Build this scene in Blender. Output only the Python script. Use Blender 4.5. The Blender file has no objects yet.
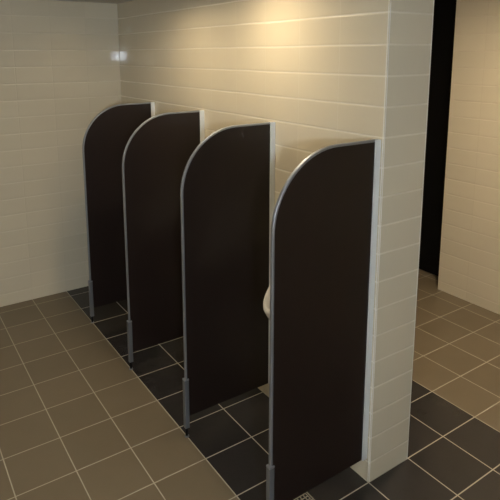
import bpy, bmesh, math, random
from mathutils import Vector, Matrix
random.seed(4)
U = 0.30                                   # one floor tile is 30 cm; plan coordinates below are in tiles
scn = bpy.context.scene
col = scn.collection

# ------------------------------------------------------------------ helpers
def obj(name, bm, mat, parent=None, smooth=False, origin=None):
    if origin is not None:
        bmesh.ops.translate(bm, verts=bm.verts, vec=-Vector(origin))
    bmesh.ops.recalc_face_normals(bm, faces=bm.faces)
    me = bpy.data.meshes.new(name); bm.to_mesh(me); bm.free()
    if smooth:
        for f in me.polygons: f.use_smooth = True
    o = bpy.data.objects.new(name, me); col.objects.link(o)
    if mat: me.materials.append(mat)
    if parent: o.parent = parent
    if origin is not None: o.location = origin
    return o

def box(bm, x0, x1, y0, y1, z0, z1, bev=0.0, seg=2):
    r = bmesh.ops.create_cube(bm, size=1.0)
    vs = r['verts']
    for v in vs:
        v.co = Vector(((x0+x1)/2 + v.co.x*(x1-x0), (y0+y1)/2 + v.co.y*(y1-y0), (z0+z1)/2 + v.co.z*(z1-z0)))
    if bev > 0:
        es = list({e for v in vs for e in v.link_edges})
        bmesh.ops.bevel(bm, geom=es, offset=bev, segments=seg, affect='EDGES', profile=0.5)

def ubox(x0, x1, y0, y1, z0, z1, bev=0.0):
    bm = bmesh.new(); box(bm, x0*U, x1*U, y0*U, y1*U, z0*U, z1*U, bev); return bm

def cyl(bm, c, r0, r1, h, n=24, axis='Z'):
    m = Matrix.Translation(Vector(c))
    if axis == 'X': m = m @ Matrix.Rotation(math.pi/2, 4, 'Y')
    if axis == 'Y': m = m @ Matrix.Rotation(math.pi/2, 4, 'X')
    bmesh.ops.create_cone(bm, cap_ends=True, segments=n, radius1=r0, radius2=r1, depth=h, matrix=m)

def empty(name, loc, label=None, cat=None, group=None):
    o = bpy.data.objects.new(name, None); col.objects.link(o); o.location = loc
    o.empty_display_size = 0.1
    if label: o['label'] = label
    if cat: o['category'] = cat
    if group: o['group'] = group
    return o

def struct(o): o['kind'] = 'structure'; return o

def loft(rings, close_ends=True):
    bm = bmesh.new(); R = [[bm.verts.new(p) for p in ring] for ring in rings]
    n = len(R[0])
    for a, b in zip(R, R[1:]):
        for i in range(n):
            bm.faces.new((a[i], a[(i+1) % n], b[(i+1) % n], b[i]))
    if close_ends:
        bm.faces.new(R[0][::-1]); bm.faces.new(R[-1])
    return bm

# ------------------------------------------------------------------ materials
def new_mat(name, color=(.5,.5,.5), rough=.5, metal=0.0, spec=.5):
    m = bpy.data.materials.new(name); m.use_nodes = True
    b = m.node_tree.nodes['Principled BSDF']
    b.inputs['Base Color'].default_value = (*color, 1)
    b.inputs['Roughness'].default_value = rough
    b.inputs['Metallic'].default_value = metal
    b.inputs['Specular IOR Level'].default_value = spec
    return m, m.node_tree, b

def math_node(nt, op, a, b=None, c=None, clamp=False):
    n = nt.nodes.new('ShaderNodeMath'); n.operation = op; n.use_clamp = clamp
    for i, v in enumerate((a, b, c)):
        if v is None: continue
        if isinstance(v, (int, float)): n.inputs[i].default_value = v
        else: nt.links.new(v, n.inputs[i])
    return n.outputs[0]

def coords(nt):
    g = nt.nodes.new('ShaderNodeNewGeometry'); s = nt.nodes.new('ShaderNodeSeparateXYZ')
    nt.links.new(g.outputs['Position'], s.inputs[0]); return g, s.outputs

def line_dist(nt, c, step, off):
    """distance (metres) from the nearest joint line"""
    t = math_node(nt, 'DIVIDE', math_node(nt, 'SUBTRACT', c, off), step)
    f = math_node(nt, 'FRACT', math_node(nt, 'ADD', t, 0.5))
    return math_node(nt, 'MULTIPLY', math_node(nt, 'ABSOLUTE', math_node(nt, 'SUBTRACT', f, 0.5)), step), t

def smooth_mask(nt, d, w0, w1):
    """1 inside the joint, 0 on the tile"""
    n = nt.nodes.new('ShaderNodeMapRange'); n.interpolation_type = 'SMOOTHSTEP'
    n.inputs['From Min'].default_value = w0; n.inputs['From Max'].default_value = w1
    n.inputs['To Min'].default_value = 1; n.inputs['To Max'].default_value = 0
    nt.links.new(d, n.inputs['Value']); return n.outputs[0]

def mix_col(nt, fac, a, b):
    n = nt.nodes.new('ShaderNodeMix'); n.data_type = 'RGBA'
    if isinstance(fac, (int, float)): n.inputs[0].default_value = fac
    else: nt.links.new(fac, n.inputs[0])
    for i, v in ((6, a), (7, b)):
        if isinstance(v, tuple): n.inputs[i].default_value = (*v, 1)
        else: nt.links.new(v, n.inputs[i])
    return n.outputs[2]

def wall_tiles(name, axis, hoff, zoff, base=(.67,.60,.445), rough=.035, grout=(.80,.76,.66), gmix=.8):
    """cream glazed wall tiles, 30 cm wide rows 13.7 cm high, stack bond"""
    m, nt, b = new_mat(name, base, rough, spec=.8)
    g, s = coords(nt)
    along = s[axis]
    # slight unevenness of the joints
    nz = nt.nodes.new('ShaderNodeTexNoise'); nz.inputs['Scale'].default_value = 2.2; nz.inputs['Detail'].default_value = 1
    nt.links.new(g.outputs['Position'], nz.inputs['Vector'])
    wob = math_node(nt, 'MULTIPLY', math_node(nt, 'SUBTRACT', nz.outputs['Fac'], .5), .006)
    dz, tz = line_dist(nt, math_node(nt, 'ADD', s[2], wob), .458*U, zoff*U)
    dh, th = line_dist(nt, math_node(nt, 'ADD', along, wob), 1.0*U, hoff*U)
    jz = smooth_mask(nt, dz, .0012, .0042); jh = smooth_mask(nt, dh, .0006, .0022)
    joint = math_node(nt, 'MAXIMUM', jz, math_node(nt, 'MULTIPLY', jh, .6))
    # tone differs a little from tile to tile
    cmb = nt.nodes.new('ShaderNodeCombineXYZ')
    nt.links.new(math_node(nt, 'FLOOR', tz), cmb.inputs[0]); nt.links.new(math_node(nt, 'FLOOR', th), cmb.inputs[1])
    wn = nt.nodes.new('ShaderNodeTexWhiteNoise'); wn.noise_dimensions = '3D'; nt.links.new(cmb.outputs[0], wn.inputs['Vector'])
    c2 = tuple(x*.955 for x in base)
    tone = mix_col(nt, wn.outputs['Value'], base, c2)
    colr = mix_col(nt, math_node(nt, 'MULTIPLY', joint, gmix), tone, grout)
    nt.links.new(colr, b.inputs['Base Color'])
    nt.links.new(math_node(nt, 'ADD', math_node(nt, 'MULTIPLY', joint, .5), rough), b.inputs['Roughness'])
    # glaze relief: pillow at the tile edge, faint waviness, tile-to-tile tilt
    pz = smooth_mask(nt, dz, 0.0, .010); ph = smooth_mask(nt, dh, 0.0, .006)
    pil = math_node(nt, 'MAXIMUM', pz, math_node(nt, 'MULTIPLY', ph, .35))
    nt.links.new(math_node(nt, 'ADD', math_node(nt, 'MULTIPLY', pil, .5), rough), b.inputs['Roughness'])
    nw = nt.nodes.new('ShaderNodeTexNoise'); nw.inputs['Scale'].default_value = 9; nw.inputs['Detail'].default_value = 2
    nt.links.new(g.outputs['Position'], nw.inputs['Vector'])
    h = math_node(nt, 'SUBTRACT', math_node(nt, 'MULTIPLY', nw.outputs['Fac'], .14), pil)
    bp = nt.nodes.new('ShaderNodeBump'); bp.inputs['Strength'].default_value = .6; bp.inputs['Distance'].default_value = .0020
    nt.links.new(h, bp.inputs['Height']); nt.links.new(bp.outputs[0], b.inputs['Normal'])
    return m

def floor_mat():
    m, nt, b = new_mat('floor_tiles', (.2,.17,.12), .3)
    g, s = coords(nt)
    dx, tx = line_dist(nt, s[0], U, 0); dy, ty = line_dist(nt, s[1], U, 0)
    joint = smooth_mask(nt, math_node(nt, 'MINIMUM', dx, dy), .0020, .0036)
    X = math_node(nt, 'DIVIDE', s[0], U)
    dark = math_node(nt, 'MULTIPLY', math_node(nt, 'GREATER_THAN', X, -2.0), math_node(nt, 'LESS_THAN', X, 3.0))
    cmb = nt.nodes.new('ShaderNodeCombineXYZ')
    nt.links.new(math_node(nt, 'FLOOR', tx), cmb.inputs[0]); nt.links.new(math_node(nt, 'FLOOR', ty), cmb.inputs[1])
    wn = nt.nodes.new('ShaderNodeTexWhiteNoise'); nt.links.new(cmb.outputs[0], wn.inputs['Vector'])
    n1 = nt.nodes.new('ShaderNodeTexNoise'); n1.inputs['Scale'].default_value = 7; n1.inputs['Detail'].default_value = 5
    n2 = nt.nodes.new('ShaderNodeTexNoise'); n2.inputs['Scale'].default_value = 160; n2.inputs['Detail'].default_value = 2
    for n in (n1, n2): nt.links.new(g.outputs['Position'], n.inputs['Vector'])
    f = math_node(nt, 'ADD', math_node(nt, 'MULTIPLY', n1.outputs['Fac'], .6), math_node(nt, 'MULTIPLY', n2.outputs['Fac'], .4))
    f = math_node(nt, 'ADD', math_node(nt, 'MULTIPLY', f, .7), math_node(nt, 'MULTIPLY', wn.outputs['Value'], .3), clamp=True)
    lightc = mix_col(nt, f, LIGHT_A, LIGHT_B)
    darkc = mix_col(nt, f, DARK_A, DARK_B)
    c = mix_col(nt, dark, lightc, darkc)
    c = mix_col(nt, joint, c, GROUT)
    nt.links.new(c, b.inputs['Base Color'])
    rg = math_node(nt, 'ADD', math_node(nt, 'MULTIPLY', joint, .45), math_node(nt, 'SUBTRACT', .40, math_node(nt, 'MULTIPLY', dark, .14)))
    nt.links.new(rg, b.inputs['Roughness'])
    h = math_node(nt, 'SUBTRACT', math_node(nt, 'MULTIPLY', f, .25), joint)
    bp = nt.nodes.new('ShaderNodeBump'); bp.inputs['Strength'].default_value = .6; bp.inputs['Distance'].default_value = .0012
    nt.links.new(h, bp.inputs['Height']); nt.links.new(bp.outputs[0], b.inputs['Normal'])
    return m

LIGHT_A, LIGHT_B = (.138,.108,.066), (.20,.159,.101)
DARK_A, DARK_B = (.020,.0175,.0165), (.047,.042,.039)
GROUT = (.47,.43,.33)

def plain_noise(name, a, b_, rough, scale, metal=0, bump=0, spec=.5, stretch=None):
    m, nt, b = new_mat(name, a, rough, metal, spec)
    tc = nt.nodes.new('ShaderNodeTexCoord'); mp = nt.nodes.new('ShaderNodeMapping')
    if stretch: mp.inputs['Scale'].default_value = stretch
    nt.links.new(tc.outputs['Object'], mp.inputs['Vector'])
    n = nt.nodes.new('ShaderNodeTexNoise'); n.inputs['Scale'].default_value = scale; n.inputs['Detail'].default_value = 4
    nt.links.new(mp.outputs[0], n.inputs['Vector'])
    nt.links.new(mix_col(nt, n.outputs['Fac'], a, b_), b.inputs['Base Color'])
    if bump:
        bp = nt.nodes.new('ShaderNodeBump'); bp.inputs['Strength'].default_value = bump; bp.inputs['Distance'].default_value = .001
        nt.links.new(n.outputs['Fac'], bp.inputs['Height']); nt.links.new(bp.outputs[0], b.inputs['Normal'])
    return m

def emit(name, colr, strength):
    m, nt, b = new_mat(name, colr, .4)
    b.inputs['Emission Color'].default_value = (*colr, 1); b.inputs['Emission Strength'].default_value = strength
    return m

M_wx = wall_tiles('cream_tiles_partition_side', 1, 0.0, .36, gmix=.6)
M_wy = wall_tiles('cream_tiles_across', 0, 0.0, .36, gmix=.28)
M_wb = wall_tiles('cream_tiles_back', 0, 0.0, .36, grout=(.44,.38,.28), gmix=.28)
M_wr = wall_tiles('cream_tiles_right', 1, .20, .29, grout=(.46,.36,.25), gmix=.45)
M_floor = floor_mat()
M_ceil = plain_noise('ceiling_paint', (.62,.60,.56), (.66,.64,.60), .9, 20)
M_paint = plain_noise('cream_wall_paint', (.62,.56,.43), (.66,.60,.47), .7, 8)
M_panel = plain_noise('dark_brown_laminate', (.0078,.0045,.0035), (.0150,.0080,.0060), .38, 9, bump=.05, spec=.45, stretch=(1, 1, .12))
M_alu = plain_noise('brushed_aluminium', (.30,.32,.35), (.37,.39,.42), .45, 30, metal=.8, stretch=(1, 1, .05))
M_alu_d = plain_noise('grey_aluminium', (.17,.18,.19), (.22,.23,.24), .45, 30, metal=.6, stretch=(1, 1, .05))
M_rail = plain_noise('pale_aluminium', (.70,.72,.70), (.78,.80,.78), .4, 30, metal=.1, stretch=(1, 1, .05))
M_ceramic = plain_noise('white_vitreous_china', (.78,.77,.73), (.82,.81,.78), .10, 3)
M_steel = plain_noise('brushed_steel', (.55,.50,.40), (.66,.61,.50), .35, 60, metal=.7)
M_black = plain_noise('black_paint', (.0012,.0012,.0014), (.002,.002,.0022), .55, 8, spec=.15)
M_trim = plain_noise('cream_corner_profile', (.74,.71,.64), (.78,.75,.68), .35, 12)
M_housing = plain_noise('white_lamp_housing', (.7,.7,.68), (.75,.75,.72), .5, 12)
M_dark = plain_noise('dark_void', (.01,.01,.01), (.014,.014,.014), .8, 9)
M_warm = emit('warm_lamp_glass', (1.0,.80,.54), 152)
M_lobby = emit('soft_lamp_glass', (1.0,.80,.56), 375)
M_front = emit('neutral_lamp_glass', (1.0,.95,.86), 70)
M_side = emit('side_fill_glow', (1.0,.84,.60), 32)  # added fill light, out of view
M_second = emit('second_lamp_glass', (1.0,.80,.54), 215)
M_cool_fill = emit('cool_fill_glow', (.72,.84,1.0), 350)  # glow of the added light panel that stands in for a camera flash

# ------------------------------------------------------------------ the room
YB, ZC, XL, XR, YF = 10.4, 8.58, -9.5, 7.48, -10.0
struct(obj('floor', ubox(XL-1, 9.5, YF-1, YB+1, -.3, 0), M_floor))
struct(obj('ceiling', ubox(XL-1, .5, YF-1, YB+1, ZC, ZC+.4), M_ceil))
ZL = 9.15                                  # the lobby side is a little higher
struct(obj('ceiling', ubox(.5, 9.5, YF-1, YB+1, ZL, ZL+.4), M_ceil))
struct(obj('wall_back', ubox(XL-1, 9.5, YB, YB+.8, 0, ZL), M_wb))
struct(obj('wall_left', ubox(XL-.8, XL, YF, YB, 0, ZC), M_paint))
# middle wall: long faces use the x-facing tile layout, end face the y-facing one
bm = ubox(.004, 1-.004, .004, YB, 0, ZL)
o = struct(obj('wall_middle', bm, M_wx)); o.data.materials.append(M_wy)
for f in o.data.polygons:
    if abs(f.normal.y) > .5: f.material_index = 1
struct(obj('trim_3', ubox(.5, .7, YF, 0, ZC, ZL), M_ceil))
# right wall, broken by the dark doorway
struct(obj('wall_right', ubox(XR, XR+.80, YF, 4.17, 0, ZL), M_wr))
struct(obj('wall_right', ubox(XR, XR+.80, 7.2, YB, 0, ZL), M_wr))
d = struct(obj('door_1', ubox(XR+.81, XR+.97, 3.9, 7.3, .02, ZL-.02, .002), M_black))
# front wall with an added cool panel behind the camera: flash glint and fill
wx0, wx1, wz0, wz1 = -8.58, -7.48, 6.62, 7.58
bm = bmesh.new()
for a in ((XL, wx0, 0, ZL), (wx1, 9.5, 0, ZL), (wx0, wx1, 0, wz0), (wx0, wx1, wz1, ZL)):
    box(bm, a[0]*U, a[1]*U, (YF-.6)*U, YF*U, a[2]*U, a[3]*U)
struct(obj('wall_front', bm, M_wy))
bm = bmesh.new(); t = .06
for a in ((wx0, wx0+t, wz0, wz1), (wx1-t, wx1, wz0, wz1), (wx0+t, wx1-t, wz0, wz0+t), (wx0+t, wx1-t, wz1-t, wz1)):
    box(bm, a[0]*U, a[1]*U, (YF-.35)*U, (YF-.1)*U, a[2]*U, a[3]*U, .002)
wn = struct(obj('fill_light_frame', bm, M_housing))
obj('fill_light_pane', ubox(wx0+t, wx1-t, YF-.26, YF-.2, wz0+t, wz1-t), M_cool_fill, wn)
# pale corner profiles on both arrises of the middle wall
def corner_profile(x, sx, y0=0):
    pts = []
    r = .008
    for k in range(7):
        a = math.pi/2*k/6
        pts.append((x*U + sx*(r - r*math.cos(a))*1.0, r - r*math.sin(a)))
    pts += [(x*U + sx*(r+.002), 0.0 + .004), (x*U + sx*.004, r+.002)]
    pts = [(px, py) for px, py in pts]
    return loft([[Vector((px, py, z)) for px, py in pts] for z in (0.001, ZC*U-.001)])
struct(obj('trim_1', corner_profile(0, 1), M_trim, smooth=False))
struct(obj('trim_2', corner_profile(1, -1), M_trim, smooth=False))

# ------------------------------------------------------------------ urinal partitions
D, ZT, ZB, RAD = 2.015, 5.83, .42, 1.15       # projection, top, underside, corner radius (tiles)
def outline(inset=0.0, n=18, xw=-.03):
    """closed outline in (x, z), metres, starting at the wall foot"""
    x0, zt, r = -D+inset, ZT-inset, RAD-inset
    p = [(xw, ZB), (x0, ZB)]
    for k in range(n+1):
        a = math.pi - math.pi/2*k/n
        p.append((-D+RAD + r*math.cos(a), ZT-RAD + r*math.sin(a)))
    p.append((xw, zt))
    return [(x*U, z*U) for x, z in p]

def prism_y(pts, y0, y1):
    bm = bmesh.new()
    a = [bm.verts.new((x, y0, z)) for x, z in pts]; b = [bm.verts.new((x, y1, z)) for x, z in pts]
    n = len(pts)
    for i in range(n): bm.faces.new((a[i], a[(i+1) % n], b[(i+1) % n], b[i]))
    bm.faces.new(a[::-1]); bm.faces.new(b)
    return bm

def make_partition(label):
    t = empty('privacy_screen', (-1*U, 0, 0), label, 'privacy screen', 'dark brown privacy screens along the wall')
    off = Vector((1*U, 0, 0))
    def part(name, bm, m, parent=t, smooth=False):
        bmesh.ops.translate(bm, verts=bm.verts, vec=off)
        return obj(name, bm, m, parent, smooth)
    h = .0068
    part('panel', prism_y(outline(.012), -h, h), M_panel)
    # aluminium edge strip: a U section wrapped round the front and the curved top
    A = outline(0.0)[1:]; B = outline(.035)[1:]
    bm = bmesh.new(); e = .0084
    rows = []
    for (ax, az), (bx, bz) in zip(A, B):
        c = .0022
        nx, nz = (bx-ax), (bz-az); L = math.hypot(nx, nz) or 1; nx, nz = nx/L*c, nz/L*c
        rows.append([bm.verts.new(v) for v in ((bx, -e, bz), (ax+nx, -e, az+nz), (ax, -e+c, az), (ax, e-c, az), (ax+nx, e, az+nz), (bx, e, bz), (bx, h+.0001, bz), (bx, -h-.0001, bz))])
    for r0, r1 in zip(rows, rows[1:]):
        for i in range(8): bm.faces.new((r0[i], r0[(i+1) % 8], r1[(i+1) % 8], r1[i]))
    bm.faces.new(rows[0]); bm.faces.new(rows[-1][::-1])
    part('edge_trim', bm, M_alu)
    # U-shaped wall channel
    bm = bmesh.new()
    box(bm, -.110*U, -.002*U, -.0155, -.0075, ZB*U, ZT*U, .001)
    box(bm, -.110*U, -.002*U, .0075, .0155, ZB*U, ZT*U, .001)
    box(bm, -.028*U, -.001*U, -.0075, .0075, ZB*U, ZT*U)
    part('wall_channel', bm, M_rail).__setitem__('label', 'pale aluminium wall channel')
    # leg: sleeve clamped round the front edge with a foot beneath
    bm = bmesh.new()
    box(bm, (-D-.028)*U, (-D+.062)*U, -.0132, .0132, .19*U, 1.17*U, .0025, 3)
    lg = part('leg', bm, M_alu_d); lg['label'] = 'grey metal leg sleeve'
    bm = bmesh.new()
    cyl(bm, ((-D+.015)*U, 0, .10*U), .0075, .0075, .20*U, 16)
    part('foot_pin', bm, M_black, lg)
    bm = bmesh.new(); cyl(bm, ((-D+.015)*U, 0, .012*U), .013, .012, .024*U, 20)
    part('foot_plate', bm, M_alu, lg)
    bm = bmesh.new()
    box(bm, (-D-.030)*U, (-D+.064)*U, -.0138, .0138, 1.165*U, 1.195*U, .0015)
    part('sleeve_cap', bm, M_alu, lg)
    return t

def copy_tree(o, parent=None):
    c = o.copy(); col.objects.link(c)
    if parent: c.parent = parent
    for ch in list(o.children): copy_tree(ch, c)
    return c

first = make_partition('dark brown privacy screen nearest the viewer, set at the open end of the tiled wall')
first.location.y = .10*U
others = [(2.70, 'dark brown privacy screen just behind the nearest one, second from the end of the wall'),
          (5.38, 'dark brown privacy screen, third from the viewer and second from the back wall'),
          (8.03, 'dark brown privacy screen farthest away, closest to the cream tiled back wall')]
for y, lab in others:
    c = copy_tree(first); c.location.y = y*U; c['label'] = lab

# ------------------------------------------------------------------ urinals
def make_urinal(label):
    """white china bowl urinal; local origin on the wall, x negative into the room"""
    S = .92
    t = empty('urinal', (0, 0, 1.78*U), label, 'urinal', 'white urinals between the screens')
    # profile: height z, projection p, half width w (tiles), above 2.1
    prof = [(0.00, .28, .24), (.15, .46, .34), (.40, .72, .43), (.62, .94, .49), (.82, 1.12, .53), (.93, 1.20, .54), (.98, 1.20, .54)]
    def ring(z, p, w, n=40, sh=2.1):
        out = []
        for k in range(n+1):
            a = -math.pi/2 + math.pi*k/n
            ca, sa = math.cos(a), math.sin(a)
            x = -p*abs(ca)**(2/sh); y = w*math.copysign(abs(sa)**(2/sh), sa)
            out.append(Vector((x*U*S, y*U*S, z*U)))
        return out
    rings = [ring(*q) for q in prof]
    # rim rises towards the wall: tilt the upper rings
    def tilt(rg, z0, p, rise):
        return [Vector((v.x, v.y, v.z + rise*U*max(0, 1 - (-v.x/U)/p)**1.0)) for v in rg]
    out = [rings[i] if i < 3 else tilt(rings[i], 0, prof[i][1], (.15, .4, .65, .8)[min(3, i-3)]) for i in range(len(rings))]
    rim = tilt(ring(1.00, 1.15, .50), 0, 1.15, .8)
    ins = [tilt(ring(.90, 1.07, .45), 0, 1.07, .8), ring(.66, .86, .40), ring(.42, .58, .30), ring(.26, .34, .18)]
    ins = [[Vector((min(v.x, -.10*U), v.y, v.z)) for v in rg] for rg in ins]
    bm = loft(out + [rim] + ins)
    obj('bowl', bm, M_ceramic, t, True)
    # tall back shield
    prof2 = [(.30, .30, .34), (.9, .24, .56), (1.3, .22, .58), (1.75, .22, .54), (2.05, .20, .46), (2.2, .14, .36), (2.23, .06, .30)]
    bm = loft([ring(z, p, w, 24, 3.2) for z, p, w in prof2])
    obj('back_shield', bm, M_ceramic, t, True)
    bm = bmesh.new()
    cyl(bm, (-.14*U, 0, 2.3*U), .009, .009, .20*U, 16)
    cyl(bm, (-.06*U, 0, 2.42*U), .009, .009, .12*U, 16, 'X')
    cyl(bm, (-.14*U, 0, 2.42*U), .014, .014, .05*U, 20)
    obj('inlet_pipe', bm, M_alu, t, True)
    bm = bmesh.new(); cyl(bm, (-.36*U, 0, .275*U), .022, .020, .02*U, 24)
    obj('outlet_strainer', bm, M_alu, t)
    return t
u0 = make_urinal('white china urinal between the two nearest dark screens, only its rim showing')
u0.location.y = 1.42*U
for y, lab in ((4.10, 'white china urinal between the second and third screens from the open end'),
               (6.80, 'white china urinal between the third screen and the farthest one')):
    c = copy_tree(u0); c.location.y = y*U; c['label'] = lab

# ------------------------------------------------------------------ floor drain
DX, DY, DS = -1.16, .41, .165
t = empty('floor_drain', (DX*U, DY*U, 0), 'small square metal floor drain set in the dark tiles beneath the nearest screen', 'floor drain')
bm = bmesh.new(); s = DS*U; w = .0055
for a in ((-s, s, -s, -s+w), (-s, s, s-w, s), (-s, -s+w, -s+w, s-w), (s-w, s, -s+w, s-w)):
    box(bm, a[0], a[1], a[2], a[3], .0003, .0035)
obj('frame', bm, M_steel, t)
bm = bmesh.new(); g = s - .011
box(bm, -s+w, s-w, -s+w, s-w, .0002, .0010)
obj('drain_recess', bm, M_dark, t)
bm = bmesh.new()
for a in ((-g, g, -g, -g+.004), (-g, g, g-.004, g), (-g, -g+.004, -g+.004, g-.004), (g-.004, g, -g+.004, g-.004)):
    box(bm, a[0], a[1], a[2], a[3], .0008, .0030)
n = 4
for k in range(1, n):
    q = -g + 2*g*k/n
    box(bm, q-.0022, q+.0022, -g+.004, g-.004, .0008, .0030)
    box(bm, -g+.004, g-.004, q-.0022, q+.0022, .0008, .0029)
obj('grate', bm, M_steel, t)

# ------------------------------------------------------------------ ceiling lamps (above the frame)
def ceiling_lamp(x, y, r, mat, label, rim=.020, ZC=ZC):
    """downlight: a flat glass set inside a shallow ring"""
    t = empty('ceiling_lamp', (x*U, y*U, ZC*U), label, 'lamp')
    n = 48; R0, R1 = r*1.04, r*1.16
    rings = [[Vector((q*math.cos(2*math.pi*k/n), q*math.sin(2*math.pi*k/n), z)) for k in range(n)]
             for q, z in ((R0, -.001), (R1, -.001), (R1, -rim*.8), (R1-.003, -rim), (R0, -rim), (R0, -.001))]
    obj('housing', loft(rings, False), M_dark, t)   # black anti-glare ring
    bm = bmesh.new(); cyl(bm, (0, 0, -.0025), r, r, .003, n)
    obj('lamp_glass', bm, mat, t)
ceiling_lamp(-1.35, 2.55, .075, M_warm, 'bright round warm downlight in the ceiling above the two nearest screens', .015)
ceiling_lamp(-1.80, 5.5, .060, M_second, 'smaller dim warm downlight in the ceiling above the farther screens', .020)
ceiling_lamp(3.6, .6, .10, M_lobby, 'round warm downlight in the ceiling right of the middle wall', ZC=ZL)
ceiling_lamp(-8.0, -6.0, .14, M_front, 'large round downlight in the ceiling over the entrance side')
ceiling_lamp(-8.5, 1.0, .14, M_side, 'large round fill light added in the ceiling by the left wall')  # added out of view to brighten the back wall but not the pier

# ------------------------------------------------------------------ world, camera
w = bpy.data.worlds.new('world'); scn.world = w; w.use_nodes = True
w.node_tree.nodes['Background'].inputs[0].default_value = (.9, .9, 1, 1)
w.node_tree.nodes['Background'].inputs[1].default_value = 0.0

f, yaw, pit, rol, cx, cy, cz, s0, s1 = 543.42, .5883, -.17728, -.00276, -6.2453, -5.46696, 7.09141, -10.914, -98.26
dv = Vector((math.sin(yaw)*math.cos(pit), math.cos(yaw)*math.cos(pit), math.sin(pit)))
r = Vector((math.cos(yaw), -math.sin(yaw), 0)); up = r.cross(dv)
r2 = r*math.cos(rol) + up*math.sin(rol); u2 = -r*math.sin(rol) + up*math.cos(rol)
cam = bpy.data.cameras.new('camera'); co = bpy.data.objects.new('camera', cam); col.objects.link(co)
m = Matrix((( r2.x, u2.x, -dv.x, cx*U), (r2.y, u2.y, -dv.y, cy*U), (r2.z, u2.z, -dv.z, cz*U), (0, 0, 0, 1)))
co.matrix_world = m
cam.sensor_width = 36; cam.sensor_fit = 'HORIZONTAL'; cam.lens = f/500*36
cam.shift_x = -s0/500; cam.shift_y = s1/500
cam.clip_start = .02
scn.camera = co
vs = scn.view_settings
scn.display_settings.display_device = 'sRGB'
vs.view_transform = 'Standard'; vs.look = 'None'; vs.gamma = 1; vs.use_curve_mapping = False
vs.exposure = 0.0
